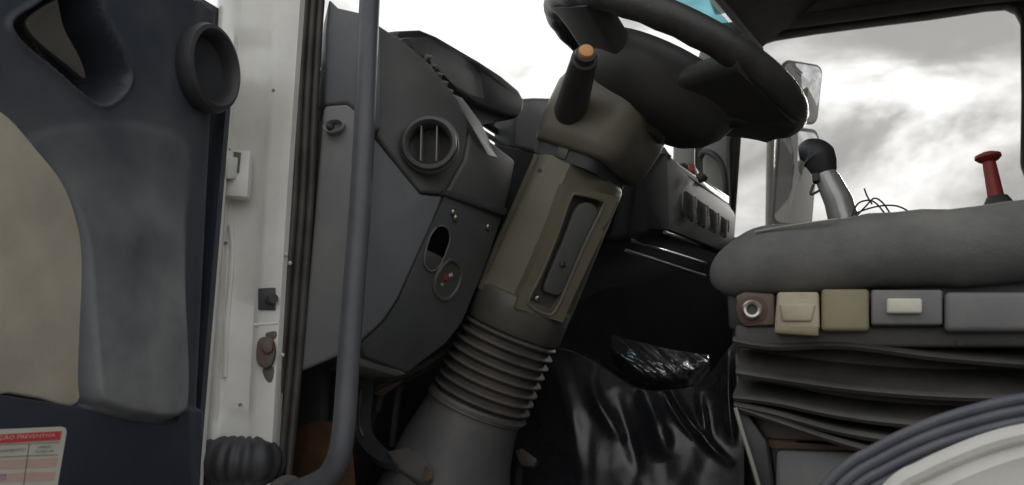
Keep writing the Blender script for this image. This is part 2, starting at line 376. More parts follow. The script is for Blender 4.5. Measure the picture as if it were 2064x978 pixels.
hp2 = obj('header_panel', prism([V(-.68, .88, 1.43), V(-.40, 2.25, 1.42), V(-.262, 2.97, 1.405), V(.05, 2.97, 1.62), V(-.30, .88, 1.62)], Vector((.03, 0, .03)), .006), 'headliner', cab)
obj('header_trim', tube([V(-.68, .88, 1.425), V(-.405, 2.25, 1.415), V(-.268, 2.97, 1.40)], .014, 12), 'pillar_trim', hp2)
# driver side rear pillar and sill arch (mostly out of frame)
arc = cat([P(*q, .752) for q in ((1560, 1080), (1650, 985), (1740, 915), (1840, 862), (1950, 827), (2064, 802), (2220, 784), (2420, 775))], 8)
sp2 = [(u, v) for u, v in prof]
arc2 = cat([P(*q, .752) for q in ((1600, 1120), (1705, 985), (1790, 930), (1880, 888), (1975, 858), (2064, 838), (2220, 818), (2420, 806))], 8)
obj('arch_seal', sweep(arc2, [(u*.62, -v*.55) for u, v in prof[:41]]+[(.018, .015), (-.018, .015)], Vector((.45, -.1, -.9))), 'seal_blue', cab, angle=60)
ed = cat([P(*q, .735) for q in ((1690, 1120), (1800, 985), (1860, 948), (1920, 920), (1990, 893), (2064, 874), (2220, 850), (2420, 836))], 8)
obj('arch_flange', sweep(ed, [(.008*math.cos(k*math.pi/5), .008*math.sin(k*math.pi/5)) for k in range(10)], Vector((0, 1, 0))), 'white_paint', cab)
low = [p+Vector((.03, -.0, -.6)) for p in ed]
rows = []
for a in ed:
    d = Vector((.35, -.15, -.9))
    rows.append([a+Vector((0, .004, 0)), a+Vector((.012, -.004, -.014)), a+Vector((.02, .002, -.03)), a+Vector((.05, -.012, -.08)), a+Vector((.12, -.02, -.25)), a+Vector((.2, -.01, -.7))])
obj('sill_panel', loft([r+[p+Vector((0, .03, 0)) for p in r[::-1]] for r in rows]), 'white_paint', cab)
obj('rear_pillar', box(V(.78, .80, .75), .36, .09, 1.85, .02), 'white_paint', cab)
obj('door_sill', box(V(-.42, .80, -.47), .62, .12, .1, .01), 'white_paint', cab)
obj('roof_rail', box(V(.1, .82, 1.61), 1.5, .1, .12, .02), 'white_paint', cab)
# far side: door panel with window, pillar, lining
outer = [V(x, 3.06, z) for x, z in ((-.47, -.44), (1.14, -.44), (1.14, 1.62), (-.28, 1.62), (-.38, 1.4), (-.47, .9))]
hole = [(-.44, .66), (.56, .66), (.60, .70), (.635, .80), (.655, 1.15), (.655, 1.34)]
ph = [P(*q, 3.06) for q in ((2062, 40), (2050, 18), (2030, 9), (1990, 12), (1880, 29), (1760, 44), (1640, 60), (1560, 73), (1532, 82), (1512, 100), (1500, 130))]
inner = [V(-.44, 3.06, .64), V(.55, 3.06, .66), V(.60, 3.06, .70), P(2062, 330, 3.06), P(2064, 200, 3.06)]+ph
fd = obj('far_door', prism_hole(outer, inner, Vector((0, .05, 0))), 'headliner', cab)
obj('window_pane', prism([V(-.47, 3.085, .60), V(.75, 3.085, .60), V(.75, 3.085, 1.58), V(-.34, 3.085, 1.55), V(-.46, 3.085, .95)], Vector((0, .004, 0)), 0), 'dusty_glass', fd)
obj('window_gasket', tube([Vector((p.x, 3.058, p.z)) for p in inner+inner[:1]], .009, 8), 'rubber', fd)
hd = [P(*q, 3.0) for q in ((1440, 62), (1530, 52), (1760, 22), (1950, -4), (2120, -20))]
obj('header_roll', tube(cat(hd, 6), .028, 12), 'headliner', cab)
fp = obj('far_pillar', prism([P(*q, 3.0) for q in ((1352, 480), (1358, 285), (1425, 55), (1456, 55), (1400, 285), (1400, 480))], Vector((-.02, .08, 0)), .008), 'cab_grey', cab)
obj('far_pillar_seal', prism([P(*q, 3.02) for q in ((1400, 480), (1400, 285), (1457, 55), (1470, 55), (1418, 285), (1416, 480))], Vector((0, .06, 0)), .006), 'rubber', cab)
obj('far_pillar_trim', prism([P(*q, 3.0) for q in ((1414, 480), (1416, 285), (1470, 55), (1506, 55), (1468, 285), (1470, 480))], Vector((0, .08, 0)), .012, 3), 'cab_grey', cab)
obj('grab_loop', tube(cat([P(1412, 316, 2.97), P(1420, 306, 2.95), P(1438, 312, 2.93), P(1454, 330, 2.93), P(1462, 358, 2.94), P(1464, 400, 2.97)], 6), .013, 10), 'black_plastic', fp)
obj('far_side_lower', box(V(-.66, 3.10, .08), .42, .04, 1.04, .005), 'cab_grey', cab)
# ================================================================== DRIVER DOOR (open)
PHI = math.radians(82); HP = V(-.80, .742, 0)
dn = Vector((math.sin(PHI), math.cos(PHI), 0)); ds = Vector((math.cos(PHI), -math.sin(PHI), 0))    # inner normal, hinge -> latch
def D(px, py, off=0): return PP(px, py, HP+dn*off, dn)
door = thing('driver_door', 'open driver door with dark plastic trim and worn beige fabric panel', 'truck door', HP+ds*.2-Vector((0, 0, .3)))
FAB = [(-190, 150), (-60, 205), (0, 240), (58, 305), (108, 368), (134, 430), (149, 500), (153, 590), (150, 690), (141, 813), (60, 803), (0, 793), (-190, 762)]
PAD = c2([(385, 300), (375, 470), (368, 640), (362, 780), (352, 832), (318, 848), (250, 842), (195, 828), (160, 800), (156, 690), (160, 560), (156, 480), (140, 410), (110, 350), (60, 285), (150, 250), (300, 250)], 5)
PULL = c2([(130, -40), (85, 8), (42, 34), (32, 56), (60, 92), (120, 140), (168, 182), (214, 208), (252, 184), (264, 150), (250, 108), (215, 40), (190, -40)], 5)
LOW = [(-200, 765), (0, 795), (140, 816), (200, 830), (260, 845), (320, 852), (356, 846), (372, 820), (440, 830), (440, 1200), (-200, 1200)]
ns, ntt = 200, 330
S, T = np.meshgrid(np.linspace(-.008, .44, ns), np.linspace(-.26, .66, ntt))
base = np.array(HP); wx = base[0]+ds.x*S; wy = base[1]+ds.y*S; wz = CZ+T
q = np.stack([wx+dn.x*.024, wy+dn.y*.024, wz-CZ], -1); zz = q@np.array(fw)
PXg = 1032+FPX*(q@np.array(rt))/zz; PYg = 489-FPX*(q@np.array(up))/zz
H = np.zeros_like(S)
inp = 1-sstep(-16, 10, sdf(PAD, PXg, PYg))
H += (.002+.011*sstep(330, 520, PYg)+.016*sstep(480, 830, PYg))*inp
sdp = sdf(PULL, PXg, PYg)
H += .004*np.exp(-((sdp-3)/7.0)**2)
slope = np.clip((PXg-.62*PYg-20)/150, 0, 1)
H -= (.016+.085*slope)*(1-sstep(-9, 4, sdp))
H += .012*(1-sstep(-6, 6, sdf(LOW, PXg, PYg)))
H -= .007*np.exp(-(sdf(FAB, PXg, PYg)/5.0)**2)
H += .010*(1-sstep(372, 412, PXg+.045*(PYg-500)))*(PYg < 980)*.6
edge = jl(PYg)+4
H -= .03*sstep(-26, 4, PXg-edge)**2
FB = sdf(FAB, PXg, PYg)
WEAR = inp*(.25+.75*sstep(260, 720, PYg))+.22*np.exp(-((PYg-330)/160.0)**2)*(1-sstep(330, 420, PXg))
WEAR *= (sdp > 0)
bm = bmesh.new(); wl = bm.verts.layers.float.new('wear'); VV = [[None]*ns for _ in range(ntt)]
top = 15+sstep(395, 462, PXg)*45-sstep(300, 400, PXg)*12-(PXg < 330)*60
for j in range(ntt):
    for i in range(ns):
        h = float(H[j, i])+.014
        VV[j][i] = bm.verts.new(Vector((wx[j, i], wy[j, i], wz[j, i]))+dn*h); VV[j][i][wl] = float(WEAR[j, i])
for j in range(ntt-1):
    for i in range(ns-1):
        cxp, cyp = PXg[j, i], PYg[j, i]
        if cxp > edge[j, i]+2: continue
        lim = -1e9 if cxp < 372 else (cxp-372)**2/88*.5-4 if cxp < 448 else (cxp-448)*6+30
        if cyp < lim or FB[j, i] < -8: continue
        ff = bm.faces.new((VV[j][i], VV[j][i+1], VV[j+1][i+1], VV[j+1][i]))
        if sdp[j, i] < -3: ff.material_index = 1
bmesh.ops.delete(bm, geom=[v for v in bm.verts if not v.link_faces], context='VERTS')
dmt = MATS['door_plastic'].node_tree; at = dmt.nodes.new('ShaderNodeAttribute'); at.attribute_name = 'wear'
dmx = dmt.nodes.new('ShaderNodeMixRGB'); dmx.inputs[2].default_value = (.29, .30, .30, 1)
dno = dmt.nodes.new('ShaderNodeTexNoise'); dno.inputs['Scale'].default_value = 11; dno.inputs['Detail'].default_value = 5
dtc = dmt.nodes.new('ShaderNodeTexCoord'); dmt.links.new(dtc.outputs['Object'], dno.inputs['Vector'])
dmr = dmt.nodes.new('ShaderNodeMapRange'); dmt.links.new(dno.outputs[0], dmr.inputs[0]); dmr.inputs[1].default_value = .3; dmr.inputs[2].default_value = .7; dmr.inputs[3].default_value = .25
dml = dmt.nodes.new('ShaderNodeMath'); dml.operation = 'MULTIPLY'; dmt.links.new(at.outputs['Fac'], dml.inputs[0]); dmt.links.new(dmr.outputs[0], dml.inputs[1])
dbs = dmt.nodes['Principled BSDF']; prev = dbs.inputs['Base Color'].links[0].from_socket
dmt.links.new(prev, dmx.inputs[1]); dmt.links.new(dml.outputs[0], dmx.inputs[0]); dmt.links.new(dmx.outputs[0], dbs.inputs['Base Color'])
tp = obj('trim_panel', bm, 'door_plastic', door, angle=180); tp.data.materials.append(MATS['black_plastic'])
def DS(a, z, n): return HP+ds*a+Vector((0, 0, z))+dn*n
obj('door_shell', prism([DS(-.006, -.45, -.10), DS(0, .50, -.10), DS(.03, .545, -.10), DS(.9, .56, -.10), DS(.9, -.45, -.10)], -dn*.03, .004), 'white_paint', door)
obj('door_edge', prism([DS(-.014, -.45, .004), DS(-.007, .50, .004), DS(.003, .50, .004), DS(-.002, -.45, .004)], -dn*.112, .002), 'white_paint', door)
obj('trim_backing', prism([DS(.006, -.45, -.092), DS(.006, .49, -.092), DS(.03, .535, -.092), DS(.88, .55, -.092), DS(.88, -.45, -.092)], -dn*.003, 0), 'door_lower', door)
obj('trim_return', prism([DS(.0, -.45, .006), DS(.0, .47, .006), DS(.012, .48, .008), DS(.012, -.45, .008)], -dn*.09, 0), 'door_lower', door)
obj('lower_panel', prism([D(*p, .030) for p in ((-260, 758), (0, 797), (140, 818), (200, 832), (262, 848), (320, 855), (352, 850), (366, 826), (378, 830), (376, 1150), (-260, 1150))], dn*.005, .0025), 'door_lower', door)
fi = obj('fabric_insert', prism([D(*p, .014) for p in [(x, y) for x, y in c2(FAB, 4)]], dn*.012, .003, 3), 'fabric_beige', door)
obj('piping', tube(cat([D(x+3, y, .022) for x, y in FAB[1:10]], 6), .003, 8), 'black_plastic', fi)
vc = D(411, 140, .022)
vr = obj('vent_duct', lathe(vc, dn, ((.030, -.03), (.052, -.012), (.062, .0), (.0635, .012), (.060, .020), (.054, .022), (.049, .017), (.047, .008), (.0445, -.012), (.043, -.03)), 48, .84, .97, cap=False), 'black_plastic', door)
obj('vent_membrane', lathe(vc-dn*.004, dn, ((.0465, 0), (.0465, .003), (.03, .0015), (.01, .001)), 32, .84, .97), 'black_plastic', vr)
obj('pull_liner', prism([D(*p, .004) for p in c2([(98, 4), (48, 34), (42, 56), (70, 90), (128, 136), (160, 160), (150, 120), (118, 60), (106, 10)], 4)], dn*.008, .003), 'column_dark', door)
obj('hinge_strap', prism([D(*p, -.002) for p in ((446, 318), (478, 318), (474, 362), (446, 362))], dn*.012, .003), 'white_paint', door)
# maintenance sticker on the lower trim
SO = .0354
st = thing('service_sticker', 'white and red maintenance record sticker on dark lower door panel', 'sticker', D(60, 930, SO))
def spr(name, pts, m, k, parent=st): return obj(name, prism([D(*p, SO+k*.0004) for p in pts], dn*.0003, 0), m, parent)
cardo = spr('card', [(-150, 872), (124, 860), (132, 863), (134, 872), (112, 1000), (-150, 1000)], 'paper', 0)
spr('header_band', [(-150, 884), (124, 869), (121, 887), (-150, 903)], 'red_print', 1, cardo)
for y0 in (925, 953, 981): spr('table_row', [(-150, y0+8), (117-(y0-925)*.16, y0-2), (113-(y0-925)*.16, y0+16), (-150, y0+26)], 'pink_row', 1, cardo)
for a, b_ in (((58, 895), (45, 990)), ((-40, 899), (-50, 990))): spr('table_rule', [a, (a[0]+1.3, a[1]), (b_[0]+1.3, b_[1]), b_], 'ink', 2, cardo)
for y0 in (894, 919): spr('table_rule', [(-150, y0+8), (120-(y0-894)*.16, y0-3), (120-(y0-894)*.16, y0-2), (-150, y0+9.2)], 'ink', 2, cardo)
ex = (D(100, 878, SO)-D(0, 883, SO)).normalized(); ez = dn.cross(ex)*-1
if ez.z < 0: ez = -ez
def text(s, px, py, hpx, wpx, m, k=3):
    cu = bpy.data.curves.new('t', 'FONT'); cu.body = s; cu.align_x = 'CENTER'; cu.align_y = 'CENTER'
    to = bpy.data.objects.new('t', cu); C.objects.link(to); bpy.context.view_layer.update()
    me = bpy.data.meshes.new_from_object(to.evaluated_get(bpy.context.evaluated_depsgraph_get())); bpy.data.objects.remove(to)
    xs = [v.co.x for v in me.vertices]; ys = [v.co.y for v in me.vertices]
    wd = (D(px+wpx/2, py, SO)-D(px-wpx/2, py, SO)).length; ht = (D(px, py-hpx/2, SO)-D(px, py+hpx/2, SO)).length
    sx = wd/(max(xs)-min(xs)); sy = ht/(max(ys)-min(ys)); c0 = D(px, py, SO+k*.0004)
    mx_, my_ = (max(xs)+min(xs))/2, (max(ys)+min(ys))/2
    bm = bmesh.new(); bm.from_mesh(me); bpy.data.meshes.remove(me)
    for v in bm.verts: v.co = c0+ex*((v.co.x-mx_)*sx)+ez*((v.co.y-my_)*sy)
    o = obj('lettering', bm, m, cardo, smooth=False); return o
text('MANUTENÇÃO PREVENTIVA', 22, 881.5, 11, 188, 'print_white')
text('ENGRAXAMENTO', 8, 909, 6, 88, 'ink'); text('LIMPEZA', 90, 901, 5, 26, 'ink'); text('FILTRO AR', 90, 910, 5, 36, 'ink')
text('m', 6, 962, 12, 12, 'ink_blue'); text('cc', 72, 956, 9, 14, 'pink_row')
# corrugated cable boot between door and pillar
bp = cat([P(405, 932, .79), P(430, 931, .785), P(470, 930, .785), P(510, 931, .80), P(535, 932, .83)], 30)
tag(obj('cable_boot', tube(bp, .03, 24, lambda q: .032+.0017*math.sin(q*6.2832*11)), 'black_plastic'), 'ribbed black rubber cable boot linking open door and white pillar', 'cable boot')
# ================================================================== GRAB HANDLE
gh = thing('grab_handle', 'long grey-blue vertical grab bar bolted beside the door pillar', 'grab handle', P(700, 800, .80))
hp_ = [V(-.665, .865, .93), V(-.645, .83, .93), V(-.618, .805, .90), P(755, -200, .80), P(752, -120, .80), P(745, 0, .80), P(737, 200, .80), P(727, 400, .80), P(715, 560, .80), P(703, 720, .80), P(694, 850, .80), P(684, 915, .80), P(664, 956, .805), P(630, 978, .812), P(575, 996, .825)]
obj('bar', tube(cat(hp_, 8), .0148, 20), 'handle_tube', gh)
obj('end_mount', lathe(P(578, 995, .824), Vector((-.6, .6, -.1)), ((.024, -.01), (.024, .01), (.018, .016)), 20), 'rubber', gh)
# ================================================================== DASHBOARD
da = thing('dashboard', 'grey truck dashboard with round end vent, switch panel and instrument hood', 'dashboard', V(-.7, 1.6, .1))
a_ = lambda x, y, d: P(x, y, d)
inw = Vector((-.12, .05, 0))
ue = obj('end_panel', prism([a_(*q) for q in ((752, 36, .862), (768, 52, .868), (800, 72, .885), (832, 92, .90), (868, 128, .93), (926, 200, .985), (948, 250, 1.01), (938, 318, 1.0), (897, 392, .965), (850, 388, .925), (752, 266, .865))], inw, .008, 3), 'dash_dark', da)
obj('end_panel_lower', prism([a_(*q) for q in ((751, 270, .862), (849, 391, .922), (895, 395, .962), (868, 462, .952), (836, 532, .94), (803, 603, .925), (772, 650, .905), (724, 694, .87), (740, 480, .864))], inw, .006, 3), 'dash_grey', da)
sw = obj('switch_panel', prism([a_(*q) for q in ((897, 394, .965), (1014, 434, 1.13), (985, 520, 1.115), (958, 588, 1.105), (932, 650, 1.09), (900, 692, 1.065), (822, 752, 1.0), (732, 720, .90), (726, 695, .874), (774, 651, .91), (805, 604, .93))], Vector((-.14, .05, 0)), .004, 2), 'dash_panel', da)
obj('fascia', prism([a_(*q) for q in ((950, 254, 1.012), (1000, 290, 1.09), (1040, 322, 1.16), (1032, 372, 1.15), (1018, 428, 1.135), (900, 390, .967), (938, 320, 1.002))], Vector((-.14, .03, 0)), .008, 3), 'dash_dark', da)
obj('fascia_lip', prism([a_(*q) for q in ((896, 380, .955), (1026, 420, 1.13), (1020, 436, 1.12), (894, 393, .955))], Vector((-.05, .02, 0)), .004), 'black_plastic', da)
obj('knee_bolster', prism([a_(*q) for q in ((726, 705, .90), (822, 754, 1.0), (800, 760, 1.0), (720, 736, .905))], Vector((-.14, .1, 0)), .004), 'pillar_trim', da)
# round end vent
vn = Vector((.42, -.88, -.06)).normalized(); vp = P(866, 291, .915)
ve = obj('air_vent', lathe(vp, vn, ((.040, -.02), (.0405, -.004), (.042, .006), (.040, .011), (.036, .012), (.033, .008), (.0315, -.002), (.031, -.03)), 48, cap=False), 'dash_dark', da)
obj('vent_ring', lathe(vp-vn*.002, vn, ((.0440, -.01), (.0445, .003), (.043, .0055), (.0405, .003)), 48, cap=False), 'dash_grey', ve)
obj('vent_back', lathe(vp-vn*.028, vn, ((.034, 0), (.034, .002), (.01, .003)), 32), 'rubber', ve)
t_, ra, rb = frame(vn)
for k in (-.011, .0125):
    obj('vent_slat', box(vp+ra*k-vn*.006, .0022, .026, .056, .0006, Matrix((ra, -vn, Vector((0, 0, 1)))).transposed()), 'pillar_trim', ve)
# black patch for the switch hole, gauge and screws on the driver-facing panel
pn = ((a_(1014, 434, 1.13)-a_(897, 394, .965)).cross(a_(805, 604, .93)-a_(897, 394, .965))).normalized()
if pn.y > 0: pn = -pn
p0 = a_(897, 394, .965)
def SP(px, py, off=0): return PP(px, py, p0+pn*off, pn)
obj('hole_shade_patch', prism([SP(*q, .0015) for q in c2([(884, 458), (900, 462), (904, 480), (897, 505), (890, 518), (862, 503), (868, 478)], 4)], pn*.001, 0), 'void_black', sw)  # flat black patch on the panel; the hole's shade is put into its colour
obj('torn_edge', prism([SP(*q, .001) for q in c2([(862, 506), (890, 520), (885, 535), (870, 545), (858, 535), (856, 518)], 4)], pn*.0016, .0005), 'column_dark', sw)
obj('hole_rim', tube([SP(*q, .002) for q in c2([(884, 456), (902, 460), (907, 482), (898, 512), (884, 538), (868, 546), (856, 532), (858, 506), (868, 474)], 4)], .0016, 6), 'dash_grey', sw)
gc = [(902, 526), (920, 530), (929, 550), (922, 580), (905, 601), (888, 602), (876, 585), (880, 555)]
go = obj('gauge', tube([SP(*q, .004) for q in c2(gc+gc[:0], 5)]+[SP(*c2(gc, 5)[0], .004)], .0035, 8), 'column_dark', da)
obj('gauge_face', prism([SP(*q, .002) for q in c2(gc, 5)], pn*.0012, 0), 'column_dark', go)
obj('gauge_shade', prism([SP(*q, .0036) for q in c2([(905, 533), (920, 536), (925, 552), (916, 570), (908, 556), (898, 550)], 4)], pn*.0006, 0), 'rubber', go)
obj('needle', prism([SP(*q, .0048) for q in ((894, 556), (902, 552), (905, 560), (900, 566), (893, 564))], pn*.002, .0005), 'red_plastic', go)
obj('needle_tip', prism([SP(*q, .0048) for q in ((903, 553), (911, 550), (912, 556), (905, 559))], pn*.001, 0), 'button_white', go)
obj('warning_dot', prism([SP(*q, .0045) for q in ((889, 570), (894, 571), (893, 577), (888, 576))], pn*.001, 0), 'strip_light', go)
for c_ in ((913, 428), (918, 439), (983, 457)):
    obj('screw', lathe(SP(*c_, .001), pn, ((.0062, 0), (.0062, .002), (.004, .004)), 12), 'steel', sw)
# instrument hood
HOOD = [(772, 66, .95), (800, 61, .97), (850, 58, 1.0), (885, 72, 1.04), (922, 94, 1.09), (968, 121, 1.16), (1012, 150, 1.25), (1048, 180, 1.33), (1058, 200, 1.36), (1058, 226, 1.36), (1044, 240, 1.345), (1026, 241, 1.32), (990, 228, 1.25), (960, 214, 1.19), (930, 198, 1.13), (900, 160, 1.05), (850, 108, .98)]
obj('instrument_hood', prism([a_(*q) for q in HOOD], Vector((-.13, .02, .01)), .012, 4), 'black_plastic', da)
obj('hood_lining', prism([a_(x+(925-x)*.14, y+(150-y)*.16, d-.006) for x, y, d in HOOD], Vector((-.02, .006, 0)), .004, 2), 'dash_panel', da)
for i, (x, y) in enumerate(((862, 118), (872, 136), (883, 153), (894, 170), (905, 187))):
    k = obj('toggle_switch', box(P(x, y, .975+i*.008), .010, .012, .012, .003, Matrix.Rotation(.5, 3, 'Y')), 'dash_panel', da)
    obj('toggle_mark', box(P(x+5, y-3, .968+i*.008), .008, .004, .005, .0012, Matrix.Rotation(.5, 3, 'Y')), 'column_brown', k)
obj('dash_ledge', prism([a_(*q) for q in ((908, 186, .985), (932, 196, 1.02), (966, 246, 1.05), (1006, 318, 1.10), (990, 330, 1.085), (956, 262, 1.0))], Vector((-.03, .03, -.01)), .003), 'ledge_grey', da)
obj('dash_top', prism([V(-.86, .98, .58), V(-.70, 1.02, .49), V(-.66, 1.16, .48), V(-.60, 1.75, .52), V(-.60, 2.98, .54), V(-.88, 2.98, .60)], Vector((0, 0, -.06)), .006), 'dash_dark', da)
for i, (a, b_, wdt) in enumerate((((905, 192), (1072, 296), .012), ((935, 222), (1072, 312), .008), ((965, 262), (1030, 302), .006))):
    obj('sill_strip', tube([PX(*a, -.74+.03*i), PX(*b_, -.74+.03*i)], wdt, 10), ('pillar_trim', 'black_plastic', 'strip_light')[i], da)
obj('red_warning_lamp', lathe(PX(985, 292, -.66), Vector((.7, -.7, 0)), ((.005, 0), (.005, .003), (.002, .005)), 10), 'red_plastic', da)
obj('sill_wire', tube(cat([PX(*q, -.64) for q in ((958, 258), (970, 280), (982, 306), (990, 326))], 5), .0025, 6), 'rubber', da)
obj('centre_hump', prism([PX(*q, -.66) for q in ((1034, 205), (1048, 197), (1080, 195), (1140, 197), (1200, 205), (1205, 330), (1034, 300))], Vector((-.06, .02, 0)), .012, 3), 'dash_grey', da)
obj('binnacle', prism([a_(*q) for q in ((1000, 288, 1.16), (1046, 300, 1.24), (1130, 330, 1.34), (1120, 520, 1.32), (1000, 500, 1.2))], Vector((-.14, .06, 0)), .006), 'black_plastic', da)
# passenger side of the dashboard
pb = Vector((-.26, .0, 0))
fa = obj('passenger_fascia', prism([a_(*q) for q in ((1270, 290, 1.62), (1335, 310, 1.76), (1400, 358, 2.2), (1468, 410, 2.84), (1484, 432, 2.95), (1478, 520, 2.92), (1340, 466, 1.84), (1220, 472, 1.6))], pb, .012, 3), 'far_dash', da)
obj('rounded_cover', prism([a_(*q) for q in ((1280, 312, 1.63), (1320, 316, 1.70), (1362, 342, 1.92), (1380, 362, 2.05), (1376, 396, 2.03), (1362, 440, 1.96), (1342, 470, 1.86), (1262, 486, 1.62))], Vector((-.1, 0, 0)), .02, 4), 'far_dash', da)
obj('top_strip', prism([a_(*q) for q in ((1332, 304, 1.74), (1470, 402, 2.84), (1469, 413, 2.84), (1332, 315, 1.74))], Vector((-.02, 0, 0)), .003), 'strip_light', da)
obj('top_rail', prism([a_(*q) for q in ((1425, 366, 2.4), (1470, 397, 2.84), (1470, 401, 2.84), (1425, 371, 2.4))], Vector((-.02, 0, 0)), .002), 'strip_light', da)
for i, x in enumerate((1384, 1408, 1430, 1450)):
    y0 = 384+(x-1384)*.72; yy = 2.0+i*.2; hgt = 52-i*5
    c_ = obj('vent_cell', prism([a_(x, y0, yy), a_(x+17, y0+12, yy+.05), a_(x+15, y0+12+hgt, yy+.05), a_(x-1, y0+hgt, yy)], Vector((-.01, 0, 0)), .004), 'rubber', fa)
    obj('vent_edge', tube([a_(x+18, y0+13, yy+.04), a_(x+19, y0+22, yy+.04), a_(x+18, y0+36, yy+.04)], .0035, 6), 'strip_light', c_)
    obj('switch_cap', prism([a_(x+3, y0+hgt-2, yy-.01), a_(x+12, y0+hgt+4, yy-.01), a_(x+12, y0+hgt+9, yy-.01), a_(x+3, y0+hgt+3, yy-.01)], Vector((-.01, 0, 0)), .002), 'pillar_trim', c_)
for (a, b_, r_, m_) in (((1340, 468, 1.82), (1428, 500, 2.5), .005, 'strip_light'), ((1268, 484, 1.66), (1422, 531, 2.4), .006, 'chrome'), ((1262, 505, 1.66), (1420, 556, 2.4), .0045, 'strip_light')):
    obj('trim_strip', tube([a_(*a), a_(*b_)], r_, 10), m_, da)
obj('passenger_lower', prism([a_(*q) for q in ((1215, 470, 1.63), (1340, 468, 1.87), (1470, 512, 2.9), (1482, 600, 2.9), (1476, 720, 2.85), (1440, 830, 2.6), (1300, 850, 2.1), (1040, 810, 1.80), (1040, 640, 1.74))], Vector((-.2, 0, 0)), .01), 'black_plastic', da)
# red box and oddments lying on the dash
tag(obj('red_box', box(P(1397, 353, 2.22), .03, .12, .028, .004, Matrix.Rotation(-.1, 3, 'X')), 'red_plastic'), 'small red box lying on the far dashboard strip', 'box')
for q, lb in (((1378, 338), 'small dark clip beside the red box on dashboard'), ((1415, 358), 'small dark lump of tape beyond the red box on dashboard'), ((1330, 316), 'dark cable bunch tucked behind the steering column on dashboard')):
    s_ = .02 if q[0] != 1330 else .03
    bm = bmesh.new(); bmesh.ops.create_icosphere(bm, subdivisions=2, radius=s_*.8)
    for v in bm.verts: v.co *= 1+.5*noise.noise(v.co*70+Vector(q+(0,)))
    bmesh.ops.translate(bm, vec=P(*q, 2.1 if q[0] != 1330 else 1.78), verts=bm.verts[:])
    tag(obj('dash_clutter', bm, 'rubber'), lb, 'clutter')
# ================================================================== STEERING COLUMN
A0 = V(-.581, 1.2, .076); ct = Vector((.4266, 0, .9044)).normalized(); ce = Vector((.9044, 0, -.4266)).normalized(); cy = Vector((0, 1, 0))
col = thing('steering_column', 'beige steering column shroud rising from ribbed black rubber gaiter', 'steering column', V(-.70, 1.2, -.30))
def ring(s, hw, hh, r, de=0, k=6): return [A0+ct*s+ce*(u+de)+cy*v for u, v in rrect(hw, hh, r, k)]
def ell(s, hw, hh, de=0, n=40, dz=None): return [A0+ct*s+ce*(math.cos(i*6.2832/n)*hw+de)+cy*math.sin(i*6.2832/n)*hh for i in range(n)]
def clip(r, s, lim):
    out = []
    for p in r:
        k = (p-A0-ct*s).dot(pkn)-lim; out.append(p-pkn*k if k > 0 else p)
    return out
# shroud with a real pocket on the driver-facing side
pkn = (ce*.78-cy*.62).normalized(); PK0 = A0+pkn*.091
shr = obj('shroud', loft([clip(ring(.10, .074, .092, .05), .1, .07), clip(ring(.12, .075, .092, .05), .12, .07), clip(ring(.25, .072, .09, .05, .002), .25, .07), clip(ring(.352, .070, .09, .048, .003), .352, .07), clip(ring(.358, .066, .086, .046, .003), .358, .07)]), 'column_beige', col)
def pocket_pt(px, py, off): return PP(px, py, PK0+pkn*off, pkn)
pk = [(1165, 392), (1214, 405), (1212, 425), (1180, 490), (1150, 560), (1120, 626), (1100, 634), (1070, 618), (1066, 602), (1090, 555), (1125, 470), (1150, 400)]
pb0 = obj('pocket_plate', prism_hole([pocket_pt(x, y, .0) for x, y in ((1140, 372), (1250, 398), (1242, 420), (1200, 505), (1160, 590), (1134, 650), (1040, 622), (1050, 590), (1096, 490))], [pocket_pt(x, y, 0) for x, y in c2(pk, 3)], pkn*-.024), 'column_beige', col)
obj('pocket', prism([pocket_pt(x, y, -.020) for x, y in c2(pk, 3)], pkn*.0012, 0), 'rubber', pb0)
obj('pocket_rim', tube([pocket_pt(x, y, .0) for x, y in c2(pk, 3)]+[pocket_pt(*c2(pk, 3)[0], .0)], .0028, 8), 'column_brown', pb0)
obj('lever_plate', prism([pocket_pt(x, y, -.019) for x, y in c2([(1160, 410), (1200, 424), (1170, 500), (1130, 585), (1105, 590), (1090, 575), (1125, 490)], 3)], pkn*.014, .004, 3), 'dash_dark', pb0)
obj('pocket_screw', lathe(pocket_pt(1083, 602, -.018), pkn, ((.005, 0), (.005, .002), (.003, .003)), 10), 'steel', pb0)
obj('lever_notch', box(pocket_pt(1136, 533, -.006), .006, .02, .01, .002), 'rubber', pb0)
obj('seam', tube([A0+ct*.13-cy*.0925-ce*.043, A0+ct*.345-cy*.0905-ce*.038], .0012, 6), 'rubber', shr)
obj('shroud_screw', lathe(A0+ct*.325-cy*.09-ce*.026, -cy, ((.004, -.002), (.004, .001), (.002, .002)), 8), 'rubber', shr)
obj('shroud_slit', tube([pocket_pt(1246, 408, .002), pocket_pt(1232, 440, .002), pocket_pt(1216, 462, .002)], .0018, 6), 'rubber', pb0)
obj('gap_band', loft([ring(.352, .062, .088, .025, .002), ring(.38, .062, .088, .025, .002)]), 'black_plastic', col)
obj('band_tab', box(A0+ct*.366+ce*.0-cy*.089, .02, .004, .022, .001, Matrix((ce, cy, ct)).transposed()), 'column_dark', col)
uh = obj('upper_housing', loft([ring(.374, .070, .094, .034, .006), ring(.380, .077, .100, .038, .009), ring(.40, .083, .103, .042, .012), ring(.445, .088, .105, .045, .016), ring(.485, .088, .105, .045, .018), ring(.515, .078, .096, .042, .018), ring(.522, .06, .08, .04, .018)]), 'column_brown', col, angle=60)
obj('collar', loft([ell(.052, .082, .094), ell(.06, .086, .098), ell(.088, .086, .100), ell(.110, .083, .102), ell(.116, .080, .098)]), 'column_dark', col, angle=60)
rg = []
